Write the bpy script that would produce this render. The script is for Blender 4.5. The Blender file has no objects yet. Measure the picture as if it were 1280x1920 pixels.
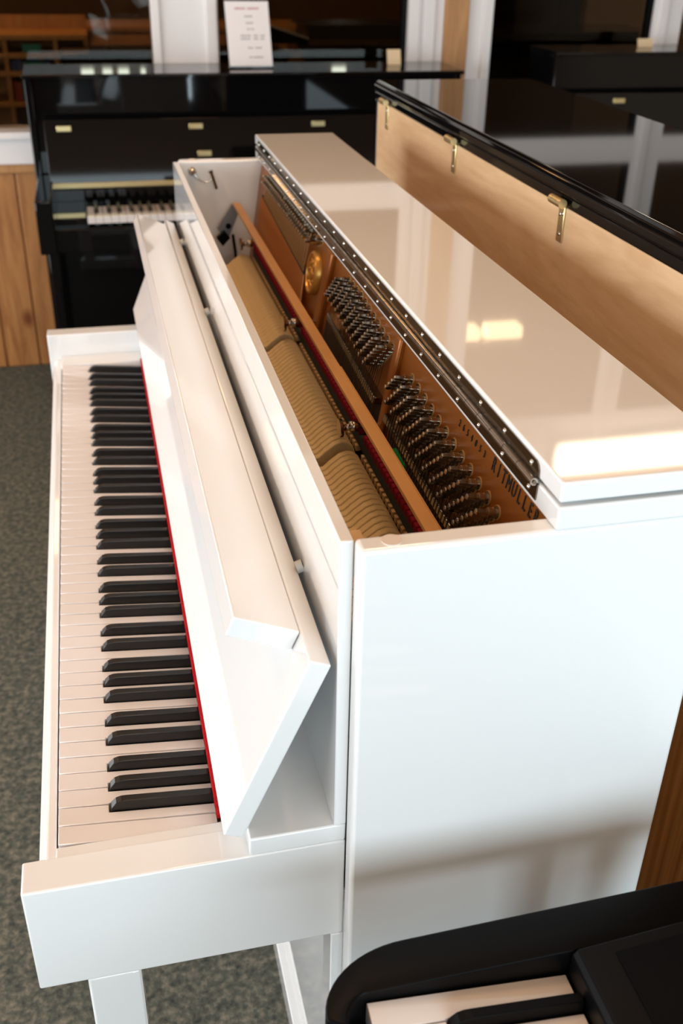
import bpy, bmesh, math, random
from mathutils import Vector, Matrix
random.seed(7)
C = bpy.context.scene.collection
SC = bpy.context.scene
ZO = 0.705                     # height of the white piano's key tops above the floor; z below is measured from there

# ---------------------------------------------------------------- camera
cam = bpy.data.cameras.new('camera'); co = bpy.data.objects.new('camera', cam); C.objects.link(co)
cam.sensor_fit = 'VERTICAL'; cam.sensor_height = 36.0; cam.sensor_width = 24.0
cam.lens = 1895.76 / 1920 * 36
co.location = (0.09427, -0.70712, 0.75408 + ZO)
co.rotation_euler = (math.radians(59.916), math.radians(-1.0328), math.radians(-13.212))
cam.dof.use_dof = True; cam.dof.focus_distance = 1.0; cam.dof.aperture_fstop = 7.0
cam.clip_start = 0.02
SC.camera = co
# ---------------------------------------------------------------- view, world, daylight
SC.view_settings.view_transform = 'Standard'; SC.view_settings.look = 'None'
SC.view_settings.gamma = 1.0; SC.view_settings.use_curve_mapping = False
SC.view_settings.exposure = 0.0
wd = bpy.data.worlds.new('sky'); SC.world = wd; wd.use_nodes = True
bg = wd.node_tree.nodes['Background']; bg.inputs[0].default_value = (.75, .86, 1, 1); bg.inputs[1].default_value = .4
def area(name, loc, rot, sx, sy, power, col):
    l = bpy.data.lights.new(name, 'AREA'); l.shape = 'RECTANGLE'; l.size = sx; l.size_y = sy
    l.energy = power; l.color = col
    o = bpy.data.objects.new(name, l); C.objects.link(o); o.location = loc; o.rotation_euler = rot
    return o
R90 = math.pi / 2
LW, RW, CL, WS = 105, 114, 5.2, .4
area('daylight_left_window', (-2.28, .6, 1.1), (0, -R90, 0), 1.2, 4.2, LW, (.93, .97, 1))
area('daylight_rear_window', (.9, -3.3, 1.65), (R90, 0, 0), 4.0, 1.4, RW, (.76, .92, 1))

area('daylight_rear_door', (1.05, -3.3, .52), (R90, 0, 0), .62, .8, 36, (.76, .92, 1))

# ---------------------------------------------------------------- materials
MATS = {}
def nt(name):
    m = bpy.data.materials.new(name); m.use_nodes = True
    return m, m.node_tree, m.node_tree.nodes['Principled BSDF']
def mat(name, col, rough=.4, metal=0., spec=.5, coat=0., emit=None, es=0.):
    if name in MATS: return MATS[name]
    m, t, b = nt(name)
    b.inputs['Base Color'].default_value = (*col, 1); b.inputs['Roughness'].default_value = rough
    b.inputs['Metallic'].default_value = metal; b.inputs['Specular IOR Level'].default_value = spec
    b.inputs['Coat Weight'].default_value = coat; b.inputs['Coat Roughness'].default_value = .02
    if emit: b.inputs['Emission Color'].default_value = (*emit, 1); b.inputs['Emission Strength'].default_value = es
    # a trace of natural variation
    n = t.nodes.new('ShaderNodeTexNoise'); n.inputs['Scale'].default_value = 30
    mr = t.nodes.new('ShaderNodeMapRange'); mr.inputs[3].default_value = rough * .92; mr.inputs[4].default_value = rough * 1.08
    t.links.new(n.outputs[0], mr.inputs[0]); t.links.new(mr.outputs[0], b.inputs['Roughness'])
    MATS[name] = m; return m
def wood(name, c1, c2, scale=(1, 1, 12), rough=.4, grain=1.0, knots=False, dist=2.5, coat=0.):
    if name in MATS: return MATS[name]
    m, t, b = nt(name); N = t.nodes.new; L = t.links.new
    tc = N('ShaderNodeTexCoord'); oi = N('ShaderNodeObjectInfo')
    add = N('ShaderNodeVectorMath'); add.operation = 'MULTIPLY_ADD'
    cmb = N('ShaderNodeCombineXYZ')
    for i in range(3): L(oi.outputs['Random'], cmb.inputs[i])
    add.inputs[1].default_value = (17, 23, 31); L(cmb.outputs[0], add.inputs[0]); L(tc.outputs['Object'], add.inputs[2])
    mp = N('ShaderNodeMapping'); mp.inputs['Scale'].default_value = scale; L(add.outputs[0], mp.inputs[0])
    n1 = N('ShaderNodeTexNoise'); n1.inputs['Scale'].default_value = 3 * grain; n1.inputs['Detail'].default_value = 8; n1.inputs['Distortion'].default_value = dist
    L(mp.outputs[0], n1.inputs[0])
    n2 = N('ShaderNodeTexNoise'); n2.inputs['Scale'].default_value = 40 * grain; n2.inputs['Detail'].default_value = 4; L(mp.outputs[0], n2.inputs[0])
    mx = N('ShaderNodeMath'); mx.operation = 'MULTIPLY_ADD'; mx.inputs[1].default_value = .35; L(n2.outputs[0], mx.inputs[0]); L(n1.outputs[0], mx.inputs[2])
    cr = N('ShaderNodeValToRGB'); cr.color_ramp.elements[0].position = .45; cr.color_ramp.elements[1].position = .85
    cr.color_ramp.elements[0].color = (*c1, 1); cr.color_ramp.elements[1].color = (*c2, 1)
    L(mx.outputs[0], cr.inputs[0]); out = cr.outputs[0]
    if knots:
        v = N('ShaderNodeTexVoronoi'); v.inputs['Scale'].default_value = 1.0
        mp2 = N('ShaderNodeMapping'); mp2.inputs['Scale'].default_value = (8, .001, 4.2); L(add.outputs[0], mp2.inputs[0]); L(mp2.outputs[0], v.inputs[0])
        kr = N('ShaderNodeValToRGB'); kr.color_ramp.elements[0].position = .06; kr.color_ramp.elements[1].position = .2
        kr.color_ramp.elements[0].color = (.42, .25, .16, 1); kr.color_ramp.elements[1].color = (1, 1, 1, 1)
        L(v.outputs['Distance'], kr.inputs[0])
        mm = N('ShaderNodeMix'); mm.data_type = 'RGBA'; mm.blend_type = 'MULTIPLY'; mm.inputs[0].default_value = 1
        L(out, mm.inputs[6]); L(kr.outputs[0], mm.inputs[7]); out = mm.outputs[2]
    L(out, b.inputs['Base Color']); b.inputs['Roughness'].default_value = rough
    b.inputs['Coat Weight'].default_value = coat
    bp = N('ShaderNodeBump'); bp.inputs['Strength'].default_value = .06; bp.inputs['Distance'].default_value = .002
    L(n2.outputs[0], bp.inputs['Height']); L(bp.outputs[0], b.inputs['Normal'])
    MATS[name] = m; return m
def fabric(name, c1, c2, c3, scale, rough=.95, bump=.4):
    if name in MATS: return MATS[name]
    m, t, b = nt(name); N = t.nodes.new; L = t.links.new
    tc = N('ShaderNodeTexCoord')
    n1 = N('ShaderNodeTexNoise'); n1.inputs['Scale'].default_value = scale; n1.inputs['Detail'].default_value = 5; n1.inputs['Roughness'].default_value = .7
    L(tc.outputs['Object'], n1.inputs[0])
    cr = N('ShaderNodeValToRGB'); e = cr.color_ramp.elements
    e[0].position = .3; e[0].color = (*c1, 1); e[1].position = .7; e[1].color = (*c3, 1)
    k = e.new(.5); k.color = (*c2, 1)
    L(n1.outputs[0], cr.inputs[0]); L(cr.outputs[0], b.inputs['Base Color'])
    b.inputs['Roughness'].default_value = rough; b.inputs['Specular IOR Level'].default_value = .1
    bp = N('ShaderNodeBump'); bp.inputs['Strength'].default_value = bump; bp.inputs['Distance'].default_value = .003
    L(n1.outputs[0], bp.inputs['Height']); L(bp.outputs[0], b.inputs['Normal'])
    MATS[name] = m; return m
def glass(name, tint):
    m = bpy.data.materials.new(name); m.use_nodes = True; t = m.node_tree; t.nodes.remove(t.nodes['Principled BSDF'])
    o = t.nodes['Material Output']; tr = t.nodes.new('ShaderNodeBsdfTransparent'); tr.inputs[0].default_value = (*tint, 1)
    g = t.nodes.new('ShaderNodeBsdfGlossy'); g.inputs['Roughness'].default_value = .0
    f = t.nodes.new('ShaderNodeFresnel'); f.inputs[0].default_value = 1.28
    mx = t.nodes.new('ShaderNodeMixShader'); t.links.new(f.outputs[0], mx.inputs[0])
    t.links.new(tr.outputs[0], mx.inputs[1]); t.links.new(g.outputs[0], mx.inputs[2]); t.links.new(mx.outputs[0], o.inputs[0])
    MATS[name] = m; return m

WHITE = mat('white_polyester', (.80, .81, .81), .045, coat=.6)
BLACK = mat('black_polyester', (.003, .003, .0033), .04, spec=.3)
IVORY = mat('ivory_key', (.79, .76, .76), .09, coat=.3)
EBONY = mat('ebony_key', (.006, .006, .0065), .32)
REDFELT = fabric('red_felt', (.30, .004, .008), (.42, .008, .012), (.5, .02, .02), 300)
DARKRED = fabric('crimson_felt', (.10, .004, .010), (.16, .006, .014), (.22, .012, .02), 300)
GREENFELT = fabric('green_felt', (.004, .07, .02), (.006, .11, .03), (.01, .15, .05), 300)
FELT = fabric('hammer_felt', (.56, .41, .20), (.66, .50, .27), (.72, .56, .32), 90, bump=.12)
MAPLE_R = wood('rail_maple', (.42, .20, .05), (.52, .27, .085), (2, .5, 2), .45)
STUB = wood('action_wood', (.45, .28, .12), (.56, .37, .18), (2, 2, 2), .6)
STEEL = mat('bright_steel', (.62, .61, .58), .16, 1.)
NICKEL = mat('dark_nickel', (.23, .20, .155), .14, 1.)
PINM = mat('blued_pin_steel', (.40, .37, .32), .17, 1.)
NICKEL2 = mat('knuckle_nickel', (.45, .41, .36), .18, 1.)
BRASS = mat('polished_brass', (.88, .72, .38), .34, 1.)
GOLD = mat('bronze_painted_plate', (.31, .10, .013), .32, .4)
GOLD2 = mat('gilt_relief', (.62, .32, .07), .32, .6)
COPPER = mat('copper_winding', (.62, .25, .08), .38, .85)
WIRE = mat('string_wire', (.07, .055, .04), .35, .9)
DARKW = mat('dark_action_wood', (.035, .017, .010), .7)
BUSH = mat('pin_bushing_wood', (.55, .33, .13), .6)
INK = mat('black_ink', (.008, .007, .006), .5)
RUBBER = mat('grey_rubber', (.55, .54, .52), .6)
PINE = wood('pine_board', (.27, .10, .026), (.45, .205, .064), (9, 9, .9), .45, 1.0, True, 1.2)
PINE2 = wood('pine_post', (.36, .17, .055), (.52, .27, .10), (9, 9, .9), .45, 1.0, False, 1.2)
BIRCH = wood('birch_veneer', (.66, .42, .22), (.80, .56, .33), (4, .7, 5), .42, .9, False, 3.0, .2)
SPRUCE = wood('spruce_soundboard', (.42, .19, .055), (.80, .46, .18), (1, 40, .6), .5, .8, False, .3)
PAINT = mat('white_window_paint', (.80, .77, .76), .35)
WALLP = mat('cream_wall_paint', (.70, .55, .42), .8)
CEIL = wood('ceiling_boards', (.40, .20, .09), (.52, .29, .145), (6, .6, 1), .55)
CARPET = fabric('carpet', (.028, .034, .034), (.092, .094, .075), (.22, .19, .145), 85, bump=.8)
BLKPLASTIC = mat('black_plastic', (.003, .003, .0034), .42, spec=.08)
BLKPANEL = mat('black_panel', (.002, .002, .0024), .6, spec=.06)
PAPER = mat('paper', (.88, .85, .85), .8)
ACRYL = glass('acrylic', (.97, .97, .96))
PANE = glass('window_glass', (.62, .58, .50))
LAMPW = mat('lamp_diffuser', (.9, .85, .75), .5, emit=(1, .88, .68), es=9)
LAMPC = mat('fill_lamp_diffuser', (.9, .8, .65), .5, emit=(1, .72, .45), es=1.6)  # glow for the unseen ceiling lamps added as fill
REDLED = mat('red_led', (.2, .01, .01), .3, emit=(1, .05, .05), es=.6)
TEAL = mat('teal_card', (.02, .22, .22), .6); CREAM = mat('cream_card', (.78, .62, .40), .7)
BLUE = mat('blue_card', (.05, .08, .25), .6); GREYC = mat('grey_card', (.25, .25, .27), .6); REDC = mat('red_card', (.35, .05, .04), .6)

# ---------------------------------------------------------------- mesh helpers (z measured from the white key tops)
def wpos(o):
    return Vector(o['_w']) if '_w' in o else Vector((0, 0, 0))
WORLD = {}
def link(name, bm, m, parent=None, loc=None, smooth=True, kind=None, label=None):
    """bm is in world coordinates (z from key tops); re-origin to base centre and parent"""
    bmesh.ops.recalc_face_normals(bm, faces=bm.faces)
    for v in bm.verts: v.co.z += ZO
    xs = [v.co for v in bm.verts]
    if loc is None:
        lo = Vector((min(v.x for v in xs), min(v.y for v in xs), min(v.z for v in xs)))
        hi = Vector((max(v.x for v in xs), max(v.y for v in xs), max(v.z for v in xs)))
        loc = Vector(((lo.x + hi.x) / 2, (lo.y + hi.y) / 2, lo.z))
    for v in bm.verts: v.co -= loc
    me = bpy.data.meshes.new(name); bm.to_mesh(me); bm.free()
    if smooth == 'all':
        for p in me.polygons: p.use_smooth = True
        me.set_sharp_from_angle(angle=math.radians(38))
    me.materials.append(m)
    o = bpy.data.objects.new(name, me); C.objects.link(o)
    WORLD[o.name] = Vector(loc)
    if parent: o.parent = parent; o.location = loc - WORLD[parent.name]
    else: o.location = loc
    if kind: o['kind'] = kind
    if label: o['label'] = label
    return o
def copy_to(src, delta, parent=None, mat_=None):
    o = src.copy(); C.objects.link(o)
    w = WORLD[src.name] + Vector(delta); WORLD[o.name] = w
    p = parent or src.parent
    o.parent = p; o.location = w - (WORLD[p.name] if p else Vector((0, 0, 0)))
    return o
def bev(bm, off, seg=2, ang=30):
    if off <= 0: return
    bm.normal_update()
    es = [e for e in bm.edges if len(e.link_faces) == 2 and e.calc_face_angle(0) > math.radians(ang)]
    r = bmesh.ops.bevel(bm, geom=es, offset=off, segments=seg, affect='EDGES', profile=.5, clamp_overlap=True)
    for f in r['faces']: f.smooth = True
def bm_box(bm, x0, x1, y0, y1, z0, z1):
    vs = [bm.verts.new(p) for p in ((x0,y0,z0),(x1,y0,z0),(x1,y1,z0),(x0,y1,z0),(x0,y0,z1),(x1,y0,z1),(x1,y1,z1),(x0,y1,z1))]
    for f in ((3,2,1,0),(4,5,6,7),(0,1,5,4),(1,2,6,5),(2,3,7,6),(3,0,4,7)): bm.faces.new([vs[i] for i in f])
def box(name, x0, x1, y0, y1, z0, z1, m, parent=None, b=.0015, seg=2, **k):
    bm = bmesh.new(); bm_box(bm, x0, x1, y0, y1, z0, z1); bev(bm, b, seg)
    return link(name, bm, m, parent, **k)
def bm_prism(bm, pts, axis, a0, a1):
    def P(p, a):
        if axis == 'y': return (p[0], a, p[1])
        if axis == 'z': return (p[0], p[1], a)
        return (a, p[0], p[1])
    A = [bm.verts.new(P(p, a0)) for p in pts]; B = [bm.verts.new(P(p, a1)) for p in pts]
    n = len(pts)
    bm.faces.new(A[::-1]); bm.faces.new(B)
    for i in range(n): bm.faces.new((A[i], A[(i+1) % n], B[(i+1) % n], B[i]))
def prism(name, pts, axis, a0, a1, m, parent=None, b=.001, seg=2, ang=30, **k):
    bm = bmesh.new(); bm_prism(bm, pts, axis, a0, a1); bmesh.ops.recalc_face_normals(bm, faces=bm.faces); bev(bm, b, seg, ang)
    return link(name, bm, m, parent, **k)
def bm_tube(bm, path, r, n=12, cap=True, radii=None):
    path = [Vector(p) for p in path]; rings = []
    for i, p in enumerate(path):
        d = (path[min(i+1, len(path)-1)] - path[max(i-1, 0)]).normalized()
        a = d.orthogonal().normalized() if i == 0 else (a - d * a.dot(d)).normalized()
        c = d.cross(a); rr = radii[i] if radii else r
        rings.append([bm.verts.new(p + (a * math.cos(t) + c * math.sin(t)) * rr) for t in [2 * math.pi * k / n for k in range(n)]])
    for A, B in zip(rings, rings[1:]):
        for k in range(n): bm.faces.new((A[k], A[(k+1) % n], B[(k+1) % n], B[k])).smooth = n > 6
    if cap:
        for f in (bm.faces.new(rings[0][::-1]), bm.faces.new(rings[-1])):
            for e in f.edges: e.smooth = False
def tube(name, path, r, m, parent=None, n=12, radii=None, **k):
    bm = bmesh.new(); bm_tube(bm, path, r, n, True, radii); return link(name, bm, m, parent, **k)
def thing(name, label, cat, loc, group=None):
    o = bpy.data.objects.new(name, None); C.objects.link(o); o.empty_display_size = .05
    l = Vector((loc[0], loc[1], loc[2] + ZO)); o.location = l; WORLD[o.name] = l
    return tag(o, label, cat, group)
def tag(o, label, cat, group=None):
    o['label'] = label; o['category'] = cat
    if group: o['group'] = group
    return o
def struct(o): o['kind'] = 'structure'; return o
def text_mesh(bm, s, size, M, extr=.0004, pitch=None):
    """letters laid one by one (pitch) through matrix M into bm"""
    x = 0.
    for ch in s:
        cu = bpy.data.curves.new('glyph', 'FONT'); cu.body = ch; cu.size = size; cu.extrude = extr; cu.align_x = 'CENTER'
        to = bpy.data.objects.new('glyph', cu); C.objects.link(to)
        dg = bpy.context.evaluated_depsgraph_get()
        me = bpy.data.meshes.new_from_object(to.evaluated_get(dg))
        me.transform(M @ Matrix.Translation((x, 0, 0)) @ Matrix.Diagonal((.72, 1, 1, 1)))
        bm.from_mesh(me); bpy.data.objects.remove(to); bpy.data.curves.remove(cu); bpy.data.meshes.remove(me)
        x += pitch

# ---------------------------------------------------------------- keyboard builder
BLK = {1: -.0045 + 0, 4: -.0034, 6: .0034, 9: -.0045, 11: 0.0}
def keyboard(parent, O, U, V, w=.02356, length=.150, tilt=0., blen=.100, wh=.020, z0=0., first=0, last=87, ebony=None, bh=.0115):
    """O = front corner of lowest key A0; U = towards the fallboard, V = towards the treble; heights in z"""
    O, U, V = Vector(O), Vector(U), Vector(V); s = w / .02356
    OFFB = {1: .0045, 4: -.0034, 6: .0034, 9: -.0045, 11: 0.}            # A#, C#, D#, F#, G#
    whites = []; blacks = []; k = 0
    for nidx in range(88):
        n = nidx % 12
        if n in OFFB: blacks.append((nidx, k * w + OFFB[n] * s))
        else: whites.append((nidx, k)); k += 1
    def P(u, p, z): return O + U * u + V * p + Vector((0, 0, z + u * tilt))
    g = .0006; hb = .0062 * s; h = length - blen
    for nidx, k in whites:
        if not first <= nidx <= last: continue
        a, b = k * w + g, (k + 1) * w - g
        ta, tb = a, b
        for bi, c in blacks:
            if bi == nidx - 1: ta = c + hb
            if bi == nidx + 1: tb = c - hb
        pts = [(0, a), (0, b), (h - .001, b), (h - .001, tb), (length + .004, tb), (length + .004, ta), (h - .001, ta), (h - .001, a)]
        cl = []
        for q in pts:
            if not cl or (abs(q[0] - cl[-1][0]) + abs(q[1] - cl[-1][1])) > 1e-6: cl.append(q)
        bm = bmesh.new()
        T = [bm.verts.new(P(u, p, z0)) for u, p in cl]; B = [bm.verts.new(P(u, p, z0 - wh)) for u, p in cl]
        bm.faces.new(T); bm.faces.new(B[::-1]); m = len(cl)
        for i in range(m): bm.faces.new((T[i], B[i], B[(i+1) % m], T[(i+1) % m]))
        bmesh.ops.recalc_face_normals(bm, faces=bm.faces)
        top = [e for e in bm.edges if e.verts[0] in T and e.verts[1] in T]
        r = bmesh.ops.bevel(bm, geom=top, offset=.0009, segments=2, affect='EDGES', profile=.5, clamp_overlap=True)
        for q in r['faces']: q.smooth = True
        link('white_key', bm, IVORY, parent)
    for nidx, c in blacks:
        if not first <= nidx <= last: continue
        bm = bmesh.new(); f = h + .0005; e = length + .004
        secs = [(f, -.004, .0052, .0052), (f + .0012, .0035, .0050, .0048), (f + .006, bh * .78, .0050, .0044), (f + .011, bh * .96, .005, .0042), (f + .016, bh, .005, .0041), (e, bh, .005, .0041)]
        rings = []
        for u, zt, hw0, hw1 in secs:
            r = [P(u, c - hw0 * s, z0 - .012), P(u, c - hw0 * s, z0 + .0005), P(u, c - hw1 * s, z0 + zt), P(u, c + hw1 * s, z0 + zt), P(u, c + hw0 * s, z0 + .0005), P(u, c + hw0 * s, z0 - .012)]
            if zt < 0: r[1] = P(u, c - hw0 * s, z0 - .003); r[2] = P(u, c - hw1 * s, z0 + .0); r[3] = P(u, c + hw1 * s, z0 + .0); r[4] = P(u, c + hw0 * s, z0 - .003)
            rings.append([bm.verts.new(q) for q in r])
        for A, B in zip(rings, rings[1:]):
            for i in range(6): bm.faces.new((A[i], A[(i+1) % 6], B[(i+1) % 6], B[i]))
        bm.faces.new(rings[0]); bm.faces.new(rings[-1][::-1])
        bmesh.ops.recalc_face_normals(bm, faces=bm.faces)
        bm.normal_update()
        es = [x for x in bm.edges if len(x.link_faces) == 2 and x.calc_face_angle(0) > math.radians(40)]
        r = bmesh.ops.bevel(bm, geom=es, offset=.0007, segments=2, affect='EDGES', profile=.5, clamp_overlap=True)
        for q in r['faces']: q.smooth = True
        link('black_key', bm, ebony or EBONY, parent)

# ================================================================ the room
FZ = -ZO
YW = 3.05                                        # glazed partition
def splank(name, x0, x1, y0, y1, z0, z1, m, parent, b=.002): return box(name, x0, x1, y0, y1, z0, z1, m, parent, b)
fl = struct(box('floor', -3.2, 4.4, -3.5, 8.2, FZ - .05, FZ, CARPET, b=0))
CZ = 2.95 - ZO
ce = struct(box('ceiling', -3.2, 4.4, -3.5, 8.2, CZ + .02, CZ + .08, CEIL, b=0))
for i in range(24):
    x0 = -3.2 + i * 7.6 / 24
    box('ceiling_board', x0 + .003, x0 + 7.6 / 24 - .003, -3.5, 8.2, CZ, CZ + .02, CEIL, ce, .003, 1)
# wall on the left with a long daylight window
wl = struct(box('wall_left', -2.5, -2.4, -3.5, 8.2, FZ, .48 - ZO, WALLP, b=0))
box('wall_panel', -2.5, -2.4, -3.5, -1.5, .48 - ZO, CZ, WALLP, wl, 0)
box('wall_panel', -2.5, -2.4, 2.7, 8.2, .48 - ZO, CZ, WALLP, wl, 0)
box('wall_panel', -2.5, -2.4, -1.5, 2.7, 1.72 - ZO, CZ, WALLP, wl, 0)
for yy in (-1.5, -.1, 1.3, 2.62):
    box('window_mullion', -2.48, -2.38, yy, yy + .08, .48 - ZO, 1.72 - ZO, PAINT, wl, .004)
# wall behind the camera: windows over a dark wainscot, a glass door in the middle
DW = mat('dark_wainscot', (.10, .045, .016), .6)
wr = struct(box('wall_rear', -3.2, .70, -3.6, -3.5, FZ, .92 - ZO, DW, b=0))
box('wall_panel', 1.40, 4.4, -3.6, -3.5, FZ, .92 - ZO, DW, wr, 0)
box('wall_panel', -3.2, -1.1, -3.6, -3.5, .92 - ZO, CZ, WALLP, wr, 0)
box('wall_panel', 2.9, 4.4, -3.6, -3.5, .92 - ZO, CZ, WALLP, wr, 0)
box('wall_panel', -1.1, 2.9, -3.6, -3.5, 2.38 - ZO, CZ, WALLP, wr, 0)
for xx in (-1.1, -.2, .67, 1.37, 2.1, 2.82):
    box('window_mullion', xx, xx + .06, -3.56, -3.46, (FZ if .6 < xx < 1.4 else .92 - ZO), 2.38 - ZO, PAINT, wr, .004)
struct(box('wall_right', 4.3, 4.4, -3.5, 8.2, FZ, CZ, WALLP, b=0))
wf = struct(box('wall_far', -3.2, 4.4, 8.1, 8.2, FZ, CZ, mat('brown_wall_paint', (.17, .095, .045), .85), b=0))
for x0, x1 in ((.09, .185), (.255, .325), (.375, .455), (.55, .585), (2.10, 2.21)):
    struct(box('window_9', x0, x1, 8.07, 8.1, .94, 1.015, mat('far_window_daylight', (.8, .9, 1), .5, emit=(.75, .92, 1), es=6), None, 0))
# partition: pine wainscot, white sill, framed glass
wp = struct(box('wall_partition', -3.0, 4.3, YW + .02, YW + .1, FZ, .015, mat('wall_backing', (.12, .07, .03), .8), b=0))
x = -3.0; i = 0
edges = [-.372, -.2455, -.1605]
xs = [-3.0 + k * .1285 for k in range(20)]; xs = [q for q in xs if q < -.43] + [-.372, -.285, -.166, -.05] + [.07 + k * .122 for k in range(35)]
for a, b in zip(xs, xs[1:]):
    if b > 4.3: break
    box('pine_plank', a + .0015, b - .0015, YW, YW + .021, FZ, .0, PINE, wp, .004, 2)
box('top_rail', -3.0, 4.3, YW - .012, YW + .021, 0.0, .030, PINE2, wp, .003)
sill = struct(box('trim_1', -3.0, 4.3, YW - .02, YW + .1, .030, .115, PAINT, None, .003))
box('sill_lip', -3.0, 4.3, YW - .045, YW + .1, .115, .138, PAINT, sill, .003)
pn = 0
def col(name, x0, x1, m=PAINT, y0=None, y1=None, z0=.138, z1=None):
    return struct(box(name, x0, x1, YW + .005 if y0 is None else y0, YW + .095 if y1 is None else y1, z0, CZ if z1 is None else z1, m, None, .003))
c1 = col('trim_2', .335, .557)
box('frame_strip', .335, .363, YW - .006, YW + .01, .138, CZ, PAINT, c1, .003); box('frame_strip', .515, .553, YW - .010, YW + .01, .138, CZ, PAINT, c1, .004)
c2 = col('trim_3', 1.222, 1.354)
box('frame_strip', 1.222, 1.262, YW - .008, YW + .01, .138, CZ, PAINT, c2, .003); box('frame_strip', 1.275, 1.318, YW - .008, YW + .01, .138, CZ, PAINT, c2, .003)
box('gasket', 1.206, 1.222, YW + .02, YW + .06, .138, CZ, BLKPLASTIC, c2, .002)
col('trim_4', 1.354, 1.44, PINE2, YW - .015, YW + .1)
c3 = col('trim_5', 1.44, 1.532)
box('frame_strip', 1.497, 1.532, YW - .01, YW + .01, .138, CZ, PAINT, c3, .003)
c4 = col('trim_6', 2.165, 2.28)
box('frame_strip', 2.185, 2.215, YW - .008, YW + .01, .138, CZ, PAINT, c4, .003)
box('gasket', 2.150, 2.165, YW + .02, YW + .06, .138, CZ, BLKPLASTIC, c4, .002)
col('trim_7', -1.5, -1.38); col('trim_8', 3.4, 3.6)
bays = ((-1.38, .335), (.557, 1.222), (1.532, 2.165), (2.28, 3.4))
for i, (a, b) in enumerate(bays):
    struct(box('trim_%d' % (20 + i), a, b, YW + .005, YW + .095, 1.585 - ZO, 1.685 - ZO, PAINT, None, .003))
    w_ = struct(box('window_%d' % (1 + i), a, b, YW + .04, YW + .046, .138, 1.585 - ZO, PANE, None, 0))
    box('upper_pane', a, b, YW + .04, YW + .046, 1.685 - ZO, 2.62 - ZO, PANE, w_, 0)
    box('head_panel', a, b, YW + .005, YW + .095, 2.62 - ZO, CZ, PAINT, w_, .003)
# lamps
lp = thing('wall_lamp', 'long warm white tube lamp fixed above the glazed partition', 'lamp', (2.33, YW - .03, 2.74 - ZO))
box('housing', 1.98, 2.70, YW - .03, YW + .003, 2.73 - ZO, 2.91 - ZO, PAINT, lp, .006)
box('diffuser', 2.0, 2.68, YW - .075, YW - .03, 2.75 - ZO, 2.89 - ZO, LAMPW, lp, .015)
def added_ceiling_lamp(lx, ly, label, power):  # unseen lamps, added to warm the upward faces with fill light
    t = thing('added_ceiling_lamp', label, 'lamp', (lx, ly, CZ - .06))
    box('frame', lx - .32, lx + .32, ly - .32, ly + .32, CZ - .05, CZ - .0005, PAINT, t, .006)
    box('diffuser', lx - .29, lx + .29, ly - .29, ly + .29, CZ - .06, CZ - .0502, LAMPC, t, .003)
    l = bpy.data.lights.new('added_fill_light', 'AREA'); l.size = .58; l.energy = power; l.color = (1, .57, .28)
    o = bpy.data.objects.new('added_fill_light', l); C.objects.link(o); o.parent = t; o.location = (0, 0, -.012)
added_ceiling_lamp(-1.3, .2, 'added square warm ceiling fill lamp nearest the left window', CL)
added_ceiling_lamp(-1.3, 2.1, 'added square warm ceiling fill lamp between left window and glass partition', CL)
added_ceiling_lamp(.35, .75, 'added square warm ceiling fill lamp straight above the white piano', CL * 2.3)  # added overhead so light reaches the hammers
added_ceiling_lamp(.5, -1.9, 'added square warm ceiling fill lamp by the rear window', CL)
added_ceiling_lamp(-.5, 4.4, 'added square warm ceiling fill lamp above the pine shelf behind the glass', 34)  # added to brighten the shelf and the far room
for k, (a, b) in enumerate(((1.90, 1.985), (2.03, 2.22))):
    l2 = thing('hanging_lamp', ('short ' if k == 0 else 'long ') + 'warm hanging lamp in the room behind the glass', 'lamp', (a, 4.07, 2.58 - ZO))
    box('diffuser', a, b, 4.02, 4.13, 2.56 - ZO, 2.62 - ZO, LAMPW, l2, .006)
    box('housing', a - .01, b + .01, 4.01, 4.14, 2.62 - ZO, 2.66 - ZO, PAINT, l2, .004)
    tube('cord', [((a + b) / 2, 4.07, 2.66 - ZO), ((a + b) / 2, 4.07, CZ)], .006, BLKPLASTIC, l2, 8)

# ================================================================ the white upright piano
S = 52 * .02356
YA, YAI, YS, YSI, YL = -.0886, -.0528, -.1078, -.0864, -.1095
wpn = thing('upright_piano', 'glossy white upright piano with its top lid folded open', 'piano', (.30, S / 2, FZ))
def both(fn):
    fn(lambda y: y); fn(lambda y: S - y)
def bx2(name, x0, x1, ya, yb, z0, z1, m, b=.002, seg=2, par=None):
    r = []
    for f in (lambda y: y, lambda y: S - y):
        p, q = sorted((f(ya), f(yb))); r.append(box(name, x0, x1, p, q, z0, z1, m, par or wpn, b, seg))
    return r
bx2('side_panel', .2566, .556, YS, YSI, FZ, .361, WHITE, .004, 3)
bx2('arm', -.0253, .2564, YA, YAI, -.0834, .0428, WHITE, .0022, 3)
for o_ in (0, 1):
    y_ = YA if o_ == 0 else S - YAI
bx2('leg', .017, .0652, YA + .0008, YAI - .0008, FZ + .05, -.0834, WHITE, .0025)
bx2('toe_block', .000, .2563, YA + .001, YAI - .001, FZ, FZ + .05, WHITE, .004)
bx2('stile', .2445, .2566, YA, YAI - .003, FZ + .0502, -.0836, WHITE, .0015)
box('base_rail', .2585, .300, YSI, S - YSI, FZ, FZ + .05, WHITE, wpn, .0015)
box('lower_panel', .269, .286, YAI + .012, S - YAI - .012, FZ + .05, -.084, WHITE, wpn, .001)
bx2('panel_stile', .268, .287, YSI, YAI + .0115, FZ + .05, -.084, WHITE, .001)
box('key_bed', -.0025, .2563, YAI, S - YAI, -.0834, -.058, WHITE, wpn, .001)
prism('key_slip', [(-.0195, -.0834), (-.0025, -.0834), (-.0025, -.0085), (-.0115, -.0085), (-.0195, -.0165)], 'y', YAI, S - YAI, WHITE, wpn, .002, 3, 20)
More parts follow.
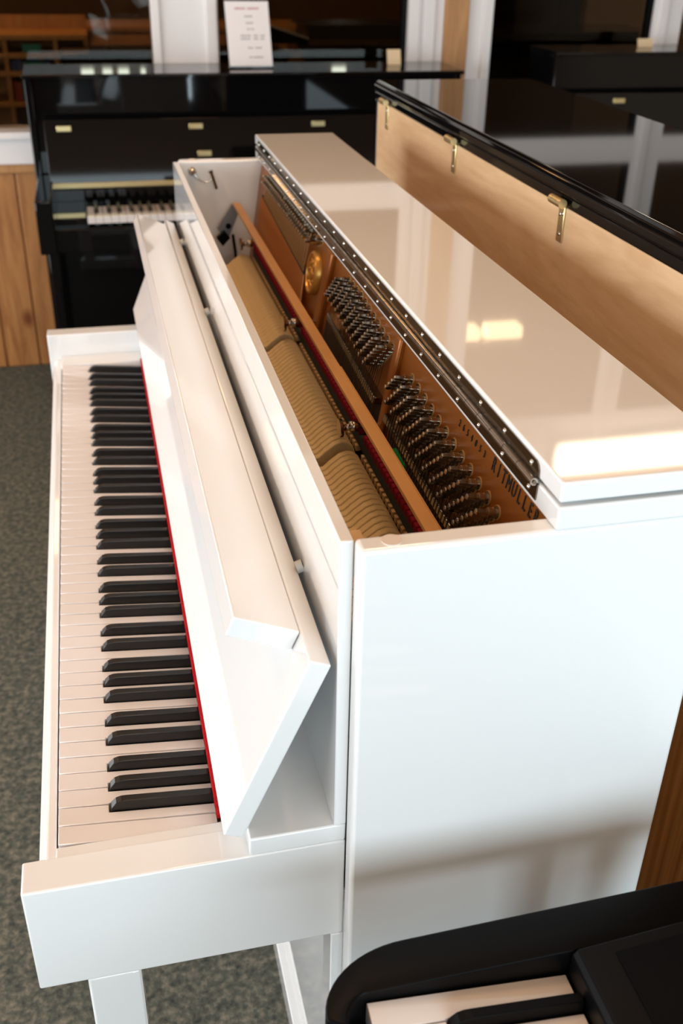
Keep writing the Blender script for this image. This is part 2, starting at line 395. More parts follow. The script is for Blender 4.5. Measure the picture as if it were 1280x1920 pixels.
bx2('key_block', -.0023, .1574, YAI + .0002, -.0012, -.058, -.0015, WHITE, .0015)
box('name_board', .1575, .1685, YAI, S - YAI, -.058, .0425, WHITE, wpn, .001)
box('name_board_felt', .1500, .1575, .001, S - .001, -.0005, .0045, REDFELT, wpn, .0015)
box('fallboard_shelf', .1695, .2564, YA, S - YA, .0428, .0632, WHITE, wpn, .002)
box('upper_panel', .2455, .2564, YA, S - YA, .0633, .3595, WHITE, wpn, .0012, 2)
# opened fallboard, leaning back on the upper panel, with its front lip standing forward
fb = prism('fallboard', [(.1472, .0740), (.1645, .0665), (.2410, .2440), (.2237, .2515)], 'y', YA, S - YA, WHITE, wpn, .0018, 3)
prism('front_lip', [(.2230, .2518), (.2152, .2340), (.1612, .2573), (.1690, .2751)], 'y', -.050, S + .050, WHITE, fb, .0016, 3)
tube('fallboard_hinge', [(.1672, YA + .012, .0668), (.1672, S - YA - .012, .0668)], .0028, NICKEL, wpn, 10)
for yy in (1.159, .767, .0526): tube('panel_bumper', [(.2395, yy, .247), (.2456, yy, .249)], .006, RUBBER, wpn, 12)
# music-desk knob and rubber buttons on the side tops
for f in (lambda y: y, lambda y: S - y):
    tube('lid_button', [(.283, f(-.0965), .3605), (.283, f(-.0965), .3618)], .0078, mat('clear_rubber', (.74, .66, .60), .25), wpn, 20)
box('panel_latch', .2566, .266, YSI + .0005, YSI + .018, .325, .3565, STUB, wpn, .0008)
# keys
keyboard(wpn, (0, S, 0), (1, 0, 0), (0, -1, 0), tilt=-.097, length=.1470, blen=.0980)
# lid: rear half flat on the case, front half folded over onto it
YL2 = S - YL
lid = box('lid', .4082, .5628, YL, YL2, .3613, .3818, WHITE, wpn, .0020, 3)
fl_ = box('lid_front_leaf', .4082, .5628, YL, YL2, .3856, .4030, WHITE, wpn, .0020, 3)
bx2('lid_spacer', .43, .45, .01, .03, .3818, .3856, RUBBER, .0005)
ye0, ye1 = -.070, S + .070
def leaf(z0, z1, cut):
    pts = [(ye0 + .004, z0), (ye1 - .004, z0), (ye1, z0 + .004), (ye1, z1 - .004), (ye1 - .004, z1), (ye0 + .004, z1), (ye0, z1 - .004), (ye0, z0 + .004)]
    if cut == 'low': pts = [(ye0 + .0005, z0), (ye1 - .0005, z0), (ye1, z1), (ye0 - .001, z1)]
    else: pts = [(ye0 - .001, z0), (ye1, z0), (ye1, z1 - .006), (ye1 - .002, z1 - .002), (ye1 - .006, z1), (ye0 + .006, z1), (ye0 + .002, z1 - .002), (ye0 - .0005, z1 - .006)]
    return pts
hl = prism('hinge_leaf', leaf(.3665, .3812, 'low'), 'x', .4070, .4084, NICKEL, wpn, 0)
hu = prism('hinge_leaf', leaf(.3862, .3990, 'up'), 'x', .4070, .4084, NICKEL, wpn, 0)
nk = 44; kl = (ye1 - ye0) / nk; kn = None
for i in range(nk):
    if kn is None: kn = tube('hinge_knuckle', [(.4046, ye0 + .0004, .3832), (.4046, ye0 + kl - .0004, .3832)], .0034, NICKEL2, wpn, 14)
    else: copy_to(kn, (0, i * kl, 0))
tube('hinge_pin', [(.4046, ye0 - .0006, .3832), (.4046, ye1 + .0006, .3832)], .0017, NICKEL, wpn, 10)
sw = None; ns = 24; sp = (S + .0551 * 2) / (ns - 1)
for zz in (.3711, .3930):
    for i in range(ns):
        if sw is None:
            sw = tube('hinge_screw', [(.4071, -.0551, zz), (.4064, -.0551, zz), (.4058, -.0551, zz)], .003, STEEL, wpn, 10, [.0028, .0025, .0012])
        else: copy_to(sw, (0, i * sp, zz - .3711))
# case back and floor of the case
box('back_panel', .520, .5555, YSI, S - YSI, FZ + .05, .3608, wood('back_wood', (.30, .16, .06), (.42, .24, .10), (2, 2, 6), .6), wpn, .001)
box('bottom_board', .29, .52, YSI, S - YSI, FZ + .01, FZ + .05, DARKW, wpn, 0)
box('action_bed', .2567, .392, YSI, S - YSI, .02, .075, DARKW, wpn, 0)
# cast-iron plate with pins, strings, lettering
k_ = .163
def px(z, off=0.): return .415 + k_ * (z - .345) - off
pl = prism('iron_plate', [(px(.357), .357), (px(.357) + .02, .357), (px(-.55) + .02, -.55), (px(-.55), -.55)], 'y', YSI + .001, S - YSI - .001, GOLD, wpn, .001)
NRM = Vector((-.987, 0, .161)); UPV = Vector((.161, 0, .987))
def pp(y, z, off=0.): return Vector((px(z), y, z)) + NRM * off
# raised web of the plate under the treble pins and strut between the sections
def plate_slab(name, poly, t, m, b=.001, parent=pl):
    bm = bmesh.new()
    A = [bm.verts.new(pp(y, z, -.002)) for y, z in poly]; B = [bm.verts.new(pp(y, z, t)) for y, z in poly]; n = len(poly)
    bm.faces.new(A[::-1]); bm.faces.new(B)
    for i in range(n): bm.faces.new((A[i], A[(i+1) % n], B[(i+1) % n], B[i]))
    bmesh.ops.recalc_face_normals(bm, faces=bm.faces); bev(bm, b, 2); return link(name, bm, m, parent)
plate_slab('plate_strut', [(.318, .357), (.336, .357), (.345, .05), (.327, .05)], .007, GOLD, .003)
plate_slab('plate_strut', [(.66, .357), (.69, .357), (.735, .05), (.705, .05)], .008, GOLD, .003)
plate_slab('plate_strut', [(1.205, .357), (1.235, .357), (1.225, .05), (1.195, .05)], .006, GOLD, .003)
plate_slab('pressure_bar', [(.005, .262), (.31, .272), (.31, .262), (.005, .252)], .012, NICKEL, .002)
plate_slab('pressure_bar', [(.355, .272), (.62, .286), (.62, .276), (.355, .262)], .012, NICKEL, .002)
plate_slab('string_felt', [(.798, .2905), (1.213, .3145), (1.213, .3095), (.798, .2855)], .010, mat('dark_felt', (.03, .02, .018), .95), .001)
# tuning pins
def pin_bm(y, z, L=.0215, r=.0034):
    bm = bmesh.new()
    b = pp(y, z); d = NRM
    bm_tube(bm, [b, b + d * .0016], .0062, 14)                                            # bushing shows as washer
    bm_tube(bm, [b, b + d * (L * .55)], r, 10)
    bm_tube(bm, [b + d * (L * .28), b + d * (L * .45)], r + .0009, 12)                   # string coil
    bm_tube(bm, [b + d * (L * .55), b + d * (L - .0008), b + d * L], r, 6, True, [r, r * .86, r * .6])
    return bm
pin0 = None; pinpos = []
def pin(y, z):
    global pin0
    pinpos.append((y, z))
    if pin0 is None:
        bm = pin_bm(y, z); pin0 = link('tuning_pin', bm, PINM, pl); pin0['_y'] = y; pin0['_z'] = z
        WORLD['pin0'] = pp(y, z)
    else:
        d = pp(y, z) - WORLD['pin0']; copy_to(pin0, (d.x, d.y, d.z), pl)
rows = [(.0045 + .02455 * i, .3130 + .0013 * i, 6) for i in range(12)] + [(.3555 + .0222 * i, .332 + .0018 * i if i < 7 else .3445, 6) for i in range(11)]
for y, z, n in rows:
    for j in range(n):
        yy, zz = y + .0077 * j, z - .0066 * j
        if .305 < yy < .352 and y < .31: continue
        pin(yy, zz)
for i in range(25):
    y = .790 + i * .0158
    pin(y, .3545); pin(y + .008, .3425)
for i in range(3): pin(.752 + .011 * i, .351 - .004 * i)
# brown bushing rings as one part of the plate
bm = bmesh.new()
for y, z in pinpos: bm_tube(bm, [pp(y, z, -.001), pp(y, z, .0012)], .0068, 12)
link('pin_bushings', bm, BUSH, pl, kind='stuff')
# strings
bm = bmesh.new()
for i in range(34):
    y = .803 + i * .01225; z1 = .2895 + (y - .798) / .415 * .024
    lean = -.04
    bm_tube(bm, [pp(y, z1 - .002, .008), pp(y + lean, .02, .010)], .0030 + .0018 * i / 34, 8)
link('bass_strings', bm, COPPER, pl, kind='stuff', label='copper wound bass strings')
bm = bmesh.new()
for i in range(25):
    y = .790 + i * .0158
    for dy, zt in ((0, .3545), (.008, .3425)):
        yb = y + dy + .012; zb = .2905 + (yb - .798) / .415 * .024
        bm_tube(bm, [pp(y + dy + .0035, zt, .009), pp(yb, zb, .010)], .0009, 6)
link('string_tails', bm, mat('tan_wire', (.55, .38, .18), .35, .7), pl, kind='stuff')
bm = bmesh.new()
for y, z, n in rows:
    for j in range(n):
        yy, zz = y + .0077 * j, z - .0066 * j
        if .305 < yy < .352 and y < .31: continue
        bm_tube(bm, [pp(yy - .0034, zz, .008), pp(yy - .004, .262 + .02 * min(yy, .6), .012), pp(yy + .02, .0, .010)], .0005, 4)
link('treble_strings', bm, WIRE, pl, kind='stuff', label='thin steel treble strings')
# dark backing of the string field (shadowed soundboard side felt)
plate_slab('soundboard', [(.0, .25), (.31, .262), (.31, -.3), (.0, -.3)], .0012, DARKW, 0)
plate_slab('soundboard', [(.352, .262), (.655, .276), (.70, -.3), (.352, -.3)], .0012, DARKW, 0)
# oval crest in relief
cy, cz = .757, .302
bm = bmesh.new()
def oval(ry, rz, off, n=36): return [bm.verts.new(pp(cy + ry * math.cos(2 * math.pi * i / n), cz + rz * math.sin(2 * math.pi * i / n), off)) for i in range(n)]
rs = [oval(.031, .033, -.001), oval(.030, .032, .008), oval(.028, .030, .0105), oval(.0255, .0275, .0105), oval(.0245, .0265, .0075)]
for A, B in zip(rs, rs[1:]):
    for i in range(36): bm.faces.new((A[i], A[(i+1) % 36], B[(i+1) % 36], B[i]))
bm.faces.new(rs[-1])
med = link('oval_crest', bm, GOLD2, pl, smooth='all')
bm = bmesh.new()
def blob(y, z, ry, rz, h, a=0):
    ret = bmesh.ops.create_icosphere(bm, subdivisions=2, radius=1.)
    for v in ret['verts']:
        c = v.co.copy(); q = Vector((c.x * ry, c.y * rz)); q = Vector((q.x * math.cos(a) - q.y * math.sin(a), q.x * math.sin(a) + q.y * math.cos(a)))
        v.co = pp(cy + y + q.x, cz + z + q.y, .0075 + c.z * h)
blob(0, -.002, .008, .010, .004)
for a in range(10):
    t = a * 2 * math.pi / 10; blob(.0165 * math.cos(t), .0178 * math.sin(t), .0028, .0062, .003, t + .6)
blob(0, .014, .006, .004, .004); blob(.007, .011, .003, .004, .003, .5); blob(-.007, .011, .003, .004, .003, -.5); blob(0, -.016, .007, .003, .003)
link('crest_relief', bm, GOLD2, med, smooth='all')
# lettering
def tm(y, z): 
    m = Matrix(((0, .161, -.987), (-1, 0, 0), (0, .987, .161))).to_4x4(); m.translation = pp(y, z, .0006); return m
bm = bmesh.new(); text_mesh(bm, '2654053', .0098, tm(.1255, .3400), .0003, .0113); link('serial_number', bm, INK, pl, smooth=False)
bm = bmesh.new(); text_mesh(bm, 'RITM\u00dcLLER', .0185, tm(.034, .3385), .0003, .0118); link('maker_name', bm, INK, pl, smooth=False)
# hammers
prof = [(.290, .172), (.290, .190), (.327, .1965), (.336, .2045), (.346, .2118), (.355, .2148), (.363, .2130), (.370, .2065), (.373, .197), (.370, .187), (.360, .178), (.335, .173)]
h0 = None; HY = []
for (a, b, n) in ((.002, .340, 28), (.360, .722, 29), (.742, 1.182, 31)):
    for i in range(n): HY.append(a + (b - a) * (i + .5) / n)
pitch = .0122
for y in HY:
    if h0 is None:
        bm = bmesh.new(); bm_prism(bm, prof, 'y', y - .0051, y + .0051); bmesh.ops.recalc_face_normals(bm, faces=bm.faces); bev(bm, .0009, 1, 60)
        h0 = link('hammer', bm, FELT, wpn, smooth='all'); y00 = y
        s0 = box('damper_tip', .3735, .3800, y - .0036, y + .0036, .2, .2075, STUB, wpn, .0004, 1)
        d0 = box('damper_felt', .3760, .3850, y - .0052, y + .0052, .2225, .2325, DARKRED, wpn, .001, 1)
        k0 = tube('hammer_shank', [(.320, y, .173), (.318, y, .072)], .003, STUB, wpn, 6)
    else:
        d = (0, y - y00, 0)
        h = copy_to(h0, d); copy_to(s0, d); copy_to(k0, d)
        copy_to(d0, d)
        if y > .742: h.scale = (1, 1.25, 1)
box('damper_rail', .3765, .3865, .0, 1.19, .208, .2222, mat('dark_green_felt', (.012, .018, .014), .9), wpn, .001)
# wooden rail across the action with its brackets
box('action_rail', .3515, .3655, YSI + .001, 1.268, .2845, .290, MAPLE_R, wpn, .001)
box('rail_lip', .3655, .3675, YSI + .001, .42, .2848, .2885, MAPLE_R, wpn, .0004, 1)
prism('rail_bracket', [(.322, .238), (.352, .2843), (.366, .270), (.345, .222), (.332, .222)], 'y', 1.283, 1.289, mat('zinc_plate', (.20, .22, .25), .45, .2), wpn, .0008)
tube('bracket_screw', [(.3433, 1.284, .2423), (.3433, 1.2805, .2423)], .0055, BLKPLASTIC, wpn, 12)
tube('bracket_rod', [(.3520, 1.286, .224), (.3560, 1.286, .19), (.3565, 1.286, .09)], .003, BLKPLASTIC, wpn, 8)
prism('bracket_block', [(.318, .222), (.334, .236), (.345, .222), (.330, .206)], 'y', 1.270, 1.283, BLKPLASTIC, wpn, .001)
for yy in (1.165, .722, .352):
    tube('action_bolt', [(.349, yy, .238), (.353, yy, .238), (.3535, yy, .238), (.362, yy, .2385), (.3625, yy, .2385), (.372, yy, .239), (.3725, yy, .239), (.394, yy, .24)], .003, NICKEL2, wpn, 16,
         [.0115, .0115, .004, .004, .0068, .0068, .0032, .0032])
prism('green_felt_wedge', [(.1695, .262), (.209, .268), (.207, .281), (.172, .278)], 'x', .3705, .3775, GREENFELT, wpn, .002)
# wire hook and rod on the far inside wall
ym = S - YSI - .002
tube('hook_screw', [(.281, ym - .0005, .343), (.281, ym - .008, .343), (.281, ym - .011, .343)], .006, STEEL, wpn, 14, [.008, .0075, .003])
tube('wire_hook', [(.283, ym - .008, .340), (.288, ym - .010, .333), (.296, ym - .010, .326), (.305, ym - .010, .3235), (.313, ym - .010, .325), (.319, ym - .010, .331)], .0014, STEEL, wpn, 8)
tube('prop_rod', [(.3155, ym - .011, .344), (.3255, ym - .011, .3105)], .0028, NICKEL, wpn, 10)
tube('rod_knob', [(.3150, ym - .011, .3450), (.3163, ym - .011, .3410)], .0040, NICKEL, wpn, 10)

# ================================================================ black upright standing back to back with it
BX = .70; y0, y1 = -.055, 1.530
bp = thing('upright_piano', 'black upright piano showing its pale birch back behind the white piano', 'piano', (1.0, .77, FZ))
box('back_beam', BX, BX + .03, y0 + .02, y1 - .02, .07, .4370, BIRCH, bp, .0015)
box('back_edge', BX - .001, BX + .03, y0, y1, .4372, .4520, BLACK, bp, .002)
for a, b in ((y0, y0 + .0195), (y1 - .0195, y1)): box('side_panel', BX - .001, 1.06, a, b, FZ, .4370, BLACK, bp, .003)
prism('lid', [(BX - .006, .4560), (BX - .002, .4525), (1.045, .4525), (1.048, .4560), (1.048, .4700), (1.044, .4745), (BX + .004, .4745), (BX - .003, .4715), (BX - .006, .4660)], 'y', y0 - .008, y1 - .010, BLACK, bp, .0012, 2, 12)
box('soundboard', BX + .018, BX + .028, y0 + .02, y1 - .02, FZ + .08, .07, SPRUCE, bp, 0)
for yy in (.22, .60, 1.0, 1.44): box('back_post', BX + .002, BX + .0178, y0 + .02 + yy * .955, y0 + .075 + yy * .955, FZ + .08, .0698, wood('beech_post', (.45, .25, .10), (.58, .36, .17), (9, 9, 1), .5), bp, .003)
box('bottom_beam', BX, BX + .03, y0 + .02, y1 - .02, FZ + .02, FZ + .0798, BIRCH, bp, .002)
for yy in (1.428, .9987, .5546, .112):
    hg = box('butt_hinge', BX - .0026, BX - .0003, yy - .0085, yy + .0085, .3905, .4385, BRASS, bp, .0008)
    tube('hinge_barrel', [(BX - .0105, yy - .018, .4445), (BX - .0105, yy - .006, .4445)], .0062, BRASS, hg, 14)
    tube('hinge_barrel', [(BX - .0105, yy - .0055, .4445), (BX - .0105, yy + .0075, .4445)], .0062, BRASS, hg, 14)
    tube('hinge_barrel', [(BX - .0105, yy + .008, .4445), (BX - .0105, yy + .018, .4445)], .0062, BRASS, hg, 14)
    prism('hinge_neck', [(BX - .0105, .4395), (BX - .0005, .4345), (BX - .0005, .4385), (BX - .0075, .4405)], 'y', yy - .0055, yy + .0075, BRASS, hg, 0)
    for dy, dz in ((-.004, .4285), (.004, .4265), (0, .4010)):
        tube('hinge_screw', [(BX - .0026, yy + dy, dz), (BX - .0034, yy + dy, dz)], .0026, STEEL, hg, 10, [.0026, .0018])
# its playing side
box('case_front', 1.02, 1.04, y0 + .02, y1 - .02, .08, .452, BLACK, bp, .002)
box('key_desk', 1.04, 1.29, y0 + .02, y1 - .02, -.10, -.03, BLACK, bp, .003)
for a, b in ((y0 + .02, y0 + .06), (y1 - .06, y1 - .02)): box('arm', 1.0605, 1.31, a, b, -.0298, .03, BLACK, bp, .004); box('leg', 1.22, 1.27, a, b, FZ, -.1002, BLACK, bp, .003)
box('lower_panel', 1.02, 1.0395, y0 + .02, y1 - .02, FZ, .0798, BLACK, bp, .002)
box('fallboard', 1.05, 1.28, y0 + .065, y1 - .065, .004, .028, BLACK, bp, .003)

# ================================================================ black uprights along the glazed partition
def wall_upright(label, x0, x1, yl, zt, zk, kx, kw, hinges, yb=3.02, extra=True):
    t = thing('upright_piano', label, 'piano', ((x0 + x1) / 2, (yl + yb) / 2, FZ))
    yk = yl - .315                                            # front of the keys
    for a, b in ((x0 + .004, x0 + .026), (x1 - .026, x1 - .004)):
        box('side_panel', a, b, yl + .015, yb, FZ, zt - .013, BLACK, t, .003)
        s = 1 if a < (x0 + x1) / 2 else -1
        aa, bb = sorted((a + s * .024, a + s * .024 + s * .03)) if s > 0 else sorted((b - .024, b - .054))
        ar = box('arm', aa - .02 * (s > 0), bb + .02 * (s < 0), yk - .035, yl + .014, zk - .10, zk + .058, BLACK, t, .005, 3)
        box('leg', aa, bb, yk - .01, yk + .04, FZ, zk - .1002, BLACK, t, .003)
    prism('lid', [(yl - .004, zt - .0115), (yl - .004, zt - .003), (yl - .001, zt), (yb, zt), (yb, zt - .0125), (yl, zt - .0125)], 'x', x0, x1, BLACK, t, .0012)
    box('upper_panel', x0 + .0262, x1 - .0262, yl + .028, yl + .046, zk + .03, zt - .0128, BLACK, t, .002)
    xa, xb = x0 + .050, x1 - .050
    f = prism('fallboard', [(yl - .085, zk + .040), (yl - .066, zk + .036), (yl - .022, zt - .13), (yl - .040, zt - .126)], 'x', xa, xb, BLACK, t, .002)
    box('fallboard_hinge', xa + .004, xb - .004, yl - .092, yl - .0865, zk + .036, zk + .052, BRASS, f, .001)
    for hx, dz in hinges:
        z = zt - .150 if dz == 0 else zt - .23; u = (z - zk - .038) / (zt - .166 - zk)
        yy = yl - .085 + .045 * u
        box('brass_hinge', hx - .022, hx + .022, yy - .006, yy - .0015, z - .008, z + .008, BRASS, f, .0008)
    box('name_board', xa, xb, yl - .10, yl - .0865, zk - .03, zk + .034, BLACK, t, .001)
    box('fallboard_shelf', xa, xb, yl - .0864, yl + .027, zk + .02, zk + .034, BLACK, t, .001)
    box('key_bed', xa, xb, yk - .0, yl + .027, zk - .10, zk - .04, BLACK, t, .002)
    box('key_slip', xa, xb, yk - .022, yk - .002, zk - .10, zk - .028, BLACK, t, .004)
    kend = kx + 52 * kw
    box('key_block', xa, kx - .002, yk, yl - .101, zk - .04, zk - .002, BLACK, t, .003)
    if kend + .002 < xb: box('key_block', kend + .002, xb, yk, yl - .101, zk - .04, zk - .002, BLACK, t, .003)
    box('lower_panel', x0 + .0262, x1 - .0262, yl + .028, yl + .046, FZ + .1, zk - .1002, BLACK, t, .002)
    box('base_rail', x0 + .0262, x1 - .0262, yl + .016, yl + .06, FZ, FZ + .098, BLACK, t, .003)
    box('back_panel', x0 + .0262, x1 - .0262, yb - .02, yb - .001, FZ + .05, zt - .013, SPRUCE, t, 0)
    keyboard(t, (kx, yk, zk), (0, 1, 0), (1, 0, 0), w=kw, length=.145, blen=.095, tilt=-.03)
    return t
wall_upright('black upright piano with open keyboard carrying the paper sign holder', -.087, 1.335, 2.755, .3455, -.012, .067, .0232,
             [(.022, 0), (.43, 0), (.828, 0), (.452, 1)])
wall_upright('black upright piano in front of the glass beside the pine post', 1.672, 3.09, 2.775, .397, .02, 1.80, .0230, [(1.90, 0), (2.38, 0), (2.85, 0)])

# sign holder on the far piano
sg = thing('sign_holder', 'clear acrylic stand with a printed white price sheet on black piano', 'sign', (.637, 2.86, .3455))
def tilt(pts): return pts
ly = .012
def slab(name, x0, x1, z0, z1, t0, t1, m, parent, b=.0):
    bm = bmesh.new(); Q = []
    for t in (t0, t1):
        for xx, zz in ((x0, z0), (x1, z0), (x1, z1), (x0, z1)):
            Q.append(bm.verts.new((xx - .045 * (zz - .3455) , 2.862 + t + .14 * (zz - .3455), zz)))
    for f in ((0,1,2,3),(7,6,5,4),(0,4,5,1),(1,5,6,2),(2,6,7,3),(3,7,4,0)): bm.faces.new([Q[i] for i in f])
    return link(name, bm, m, parent, smooth=False)
sheet = slab('paper_sheet', .5665, .7075, .3525, .541, .0, .0008, PAPER, sg)
slab('acrylic_sheet', .565, .709, .347, .556, .0020, .0038, ACRYL, sg)
box('foot', .565, .709, 2.858, 2.915, .3456, .3475, ACRYL, sg, .0005)
lines = [(.520, .002, ((.598, .633), (.639, .676)), 'r'), (.4975, .0016, ((.628, .654),), 'k'), (.4785, .0016, ((.631, .655),), 'k'), (.4605, .0016, ((.633, .642), (.646, .656)), 'k'),
         (.4415, .0016, ((.610, .644), (.653, .668), (.674, .689)), 'k'), (.4325, .0016, ((.610, .641), (.653, .668), (.674, .688)), 'k'), (.4060, .0016, ((.632, .649), (.656, .677)), 'k'), (.3785, .0018, ((.634, .644), (.647, .680)), 'k')]
REDINK = mat('red_ink', (.45, .08, .08), .8); GREYINK = mat('grey_ink', (.22, .20, .21), .8)
for z, h, segs, c in lines:
    for a, b in segs:
        n = max(2, int((b - a) / .0042)); st = (b - a) / n
        bm = bmesh.new()
        for i in range(n):
            xa, hh = a + i * st, h * (1.5 if (i * 7 + int(a * 1000)) % 4 == 0 else 1.)
            bmx = []
            for t in (-.0004, -.0001):
                for xx, zz in ((xa, z - h), (xa + st * .72, z - h), (xa + st * .72, z + hh), (xa, z + hh)):
                    bmx.append(bm.verts.new((xx - .045 * (zz - .3455), 2.862 + t + .14 * (zz - .3455), zz)))
            for f in ((0,1,2,3),(7,6,5,4),(0,4,5,1),(1,5,6,2),(2,6,7,3),(3,7,4,0)): bm.faces.new([bmx[q] for q in f])
        link('printed_word', bm, REDINK if c == 'r' else GREYINK, sheet, smooth=False)
cd = prism('name_card', [(2.93, .3457), (2.9325, .3457), (2.9475, .392), (2.945, .392)], 'x', 1.118, 1.166, CREAM, None, .0002)
tag(cd, 'small cream card leaning on the black piano lid beside the window post', 'card')
cd2 = prism('name_card', [(2.93, .3972), (2.9325, .3972), (2.9425, .424), (2.94, .424)], 'x', 2.05, 2.11, CREAM, None, .0002)
tag(cd2, 'small cream card leaning on the lid of the piano by the pine post', 'card')

# ================================================================ black digital piano, end nearest the white piano
DK = .060; DY = -.2568; DX = .2317
dp = thing('digital_piano', 'matt black digital piano with rounded end beside the white piano', 'piano', (.40, -.9, FZ))
def arc(cx, cy, rx, ry, a0, a1, n): return [(cx + rx * math.cos(math.radians(a0 + (a1 - a0) * i / n)), cy + ry * math.sin(math.radians(a0 + (a1 - a0) * i / n))) for i in range(n + 1)]
outer = arc(.272, -.272, .074, .0545, 180, 90, 14)
endp = outer + [(.60, -.2115), (.60, -.2562), (.2345, -.2562)] + arc(.2345, -.2802, .022, .024, 90, 180, 8)
def end_block(name, f):
    prism(name, [f(p) for p in endp], 'z', -.010, .070, BLKPLASTIC, dp, .0025, 3, 45, smooth='all')
end_block('end_block', lambda p: p)
DL = 52 * .02356
end_block('end_block', lambda p: (p[0], 2 * DY - DL - p[1]))
box('key_slip', .198, .2125, DY - DL + .02, DY - .0235, -.010, .048, BLKPLASTIC, dp, .003, 3)
box('body', .2127, .60, DY - DL + .0006, DY - .0006, -.010, .020, BLKPLASTIC, dp, .002)
prism('control_panel', [(.3955, .045), (.3955, .0675), (.4005, .073), (.425, .075), (.60, .092), (.60, .0205), (.3955, .0205)], 'y', DY - DL + .0006, DY - .0006, BLKPLASTIC, dp, .0015, 2, 8)
prism('speaker_panel', [(.426, .0755), (.426, .0772), (.598, .0938), (.598, .0921)], 'y', DY - DL + .03, DY - .012, BLKPANEL, dp, .0004, 1)
tube('power_light', [(.4085, DY - .077, .0738), (.4085, DY - .077, .0752)], .0016, REDLED, dp, 10)
keyboard(dp, (DX, DY - .0006, DK), (1, 0, 0), (0, -1, 0), w=.02356, length=.158, blen=.102, tilt=-.097, wh=.022, ebony=BLKPLASTIC)
for yy in (DY - .06, DY - DL + .02):
    box('stand_leg', .46, .50, yy, yy + .04, FZ, -.0102, BLKPLASTIC, dp, .003); box('stand_leg', .52, .56, yy, yy + .04, FZ, -.0102, BLKPLASTIC, dp, .003)

# ================================================================ the dim room behind the glass
sh = thing('shelf_unit', 'pine shelf unit with books behind the left window', 'shelf', (-.25, 4.6, FZ))
for z in (-.40, -.18, .02, .150, .225, .300): box('shelf_board', -1.0, .135, 4.45, 4.75, z - .012, z + .010, PINE2, sh, .002)
for xx in (-1.0, -.62, -.24, -.02, .115): box('upright', xx, xx + .02, 4.455, 4.75, FZ, .288 if xx > -.9 else .36, PINE2, sh, .002)
box('back', -1.0, .135, 4.74, 4.755, FZ, .37, PINE2, sh, 0)
random.seed(3)
pal = [(TEAL, 'teal'), (CREAM, 'cream'), (GREYC, 'grey'), (BLUE, 'blue'), (REDC, 'red'), (BLKPLASTIC, 'black')]
for (zb, zn) in ((.035, 'lower'), (.162, 'upper')):
    for (bx0, bx1) in ((-.215, -.03), (.005, .108)):
        xx = bx0 + .004
        bi = 0
        while xx < bx1 - .02:
            bi += 1; tw = random.choice((.012, .018, .026)); m_, cn = random.choice(pal); hh = random.uniform(.032, .045) if zb > .1 else random.uniform(.06, .1)
            tag(box('book', xx, xx + tw, 4.46, 4.60, zb, zb + hh, m_, None, .001, 1), '%s %s book on the %s pine shelf, number %s from the upright board' % ({.012: 'thin', .018: 'medium', .026: 'thick'}[tw], cn, zn, ('one', 'two', 'three', 'four', 'five', 'six', 'seven', 'eight', 'nine', 'ten', 'eleven', 'twelve')[min(bi, 12) - 1]), 'book', 'books on the %s pine shelf' % zn)
            xx += tw + .002
for zz, ww in ((.162, .09), (.2355, .08)):
    tag(box('card_box', -.155, -.155 + ww, 4.452, 4.456, zz, zz + .036, TEAL, None, .0005, 1), ('narrow' if ww < .085 else 'wide') + ' teal box on the pine shelf behind the glass', 'box')
cb = thing('cabinet', 'long orange pine cabinet behind the left window', 'cabinet', (.5, 5.3, FZ))
box('body', .16, 1.45, 5.1, 5.5, FZ, .27, PINE2, cb, .003); box('top', .14, 1.47, 5.08, 5.52, .27, .295, PINE2, cb, .003)
for i in range(4): box('door', .18 + i * .315, .48 + i * .315, 5.085, 5.099, FZ + .06, .25, PINE2, cb, .003)
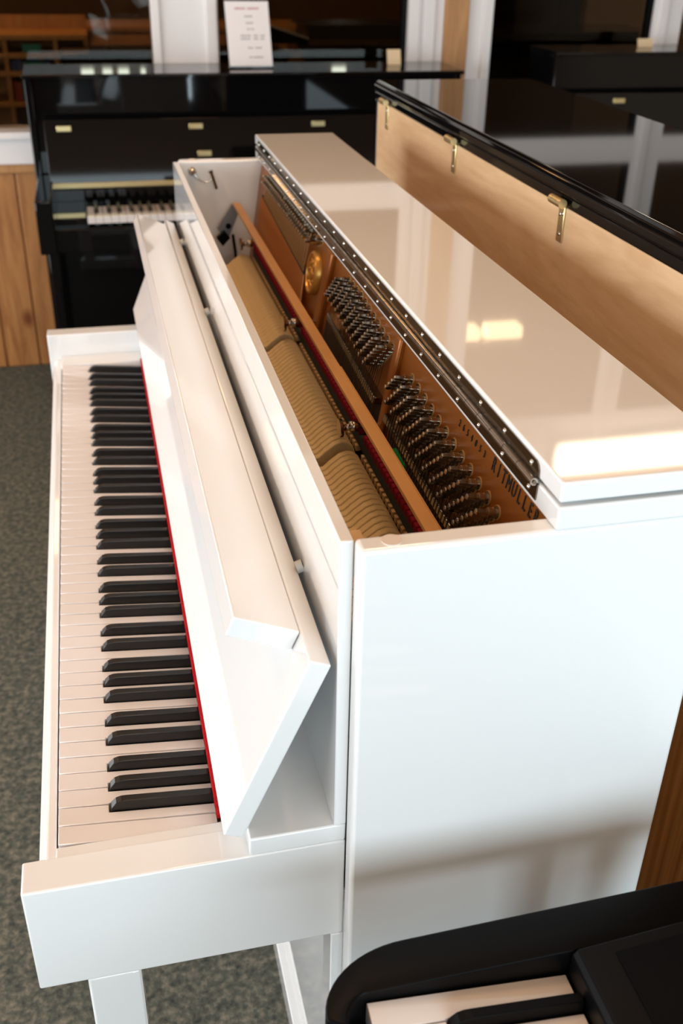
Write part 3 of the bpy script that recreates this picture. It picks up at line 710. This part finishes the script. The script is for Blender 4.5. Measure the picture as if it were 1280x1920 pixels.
def far_piano(label, x0, x1, yf, yb, zt, sheet=False):
    t = thing('upright_piano', label, 'piano', ((x0 + x1) / 2, (yf + yb) / 2, FZ))
    for a in (x0, x1 - .025): box('side_panel', a, a + .025, yf, yb, FZ, zt - .025, BLACK, t, .003)
    box('lid', x0 - .01, x1 + .01, yf - .012, yb, zt - .0248, zt, BLACK, t, .006, 3)
    box('upper_panel', x0 + .0252, x1 - .0252, yf + .01, yf + .03, -.02, zt - .025, BLACK, t, .002)
    box('lower_panel', x0 + .0252, x1 - .0252, yf + .01, yf + .03, FZ, -.1202, BLACK, t, .002)
    box('key_bed', x0, x1, yf - .26, yf + .009, -.12, -.0202, BLACK, t, .004)
    for a in (x0 + .01, x1 - .05): box('leg', a, a + .04, yf - .24, yf - .2, FZ, -.1202, BLACK, t, .002)
    box('back', x0 + .0252, x1 - .0252, yb - .02, yb - .001, FZ, zt - .026, SPRUCE, t, 0)
    return t
far_piano('black upright piano behind the left window with rounded lid edge', .02, .98, 4.05, 4.4, .272)
far_piano('black upright piano behind the middle window', 1.05, 1.62, 4.05, 4.45, .300)
far_piano('tall dark piano behind the right window', 1.80, 2.75, 4.05, 4.45, .355)
far_piano('large black piano deep in the room behind the right window', 2.05, 2.75, 4.9, 5.3, .455)
mk = thing('mixing_keyboard', 'white angled keyboard lying on the black piano behind the glass', 'keyboard', (.99, 4.25, .300))
prism('case', [(.895, .3005), (1.085, .3005), (1.085, .318), (.905, .372), (.895, .366)], 'y', 4.12, 4.18, BLKPLASTIC, mk, .003)
kb = prism('key_strip', [(1.083, .3185), (.905, .3725), (.907, .379), (1.084, .325)], 'y', 4.115, 4.175, PAPER, mk, .001)
for i in range(9):
    u = i / 9; prism('black_key', [(1.075 - .16 * u, .325 + .0485 * u), (1.067 - .16 * u, .3274 + .0485 * u), (1.067 - .16 * u, .331 + .0485 * u), (1.075 - .16 * u, .3285 + .0485 * u)], 'y', 4.108, 4.15, BLKPLASTIC, kb, 0)
bxs = thing('display_box', 'dark brown display box behind the middle window', 'box', (1.35, 4.8, FZ))
box('body', 1.20, 1.72, 4.7, 5.0, FZ, .318, mat('dark_brown_case', (.022, .014, .008), .4), bxs, .004); box('top', 1.18, 1.74, 4.68, 5.02, .318, .333, mat('dark_brown_case', (.022, .014, .008), .4), bxs, .003)
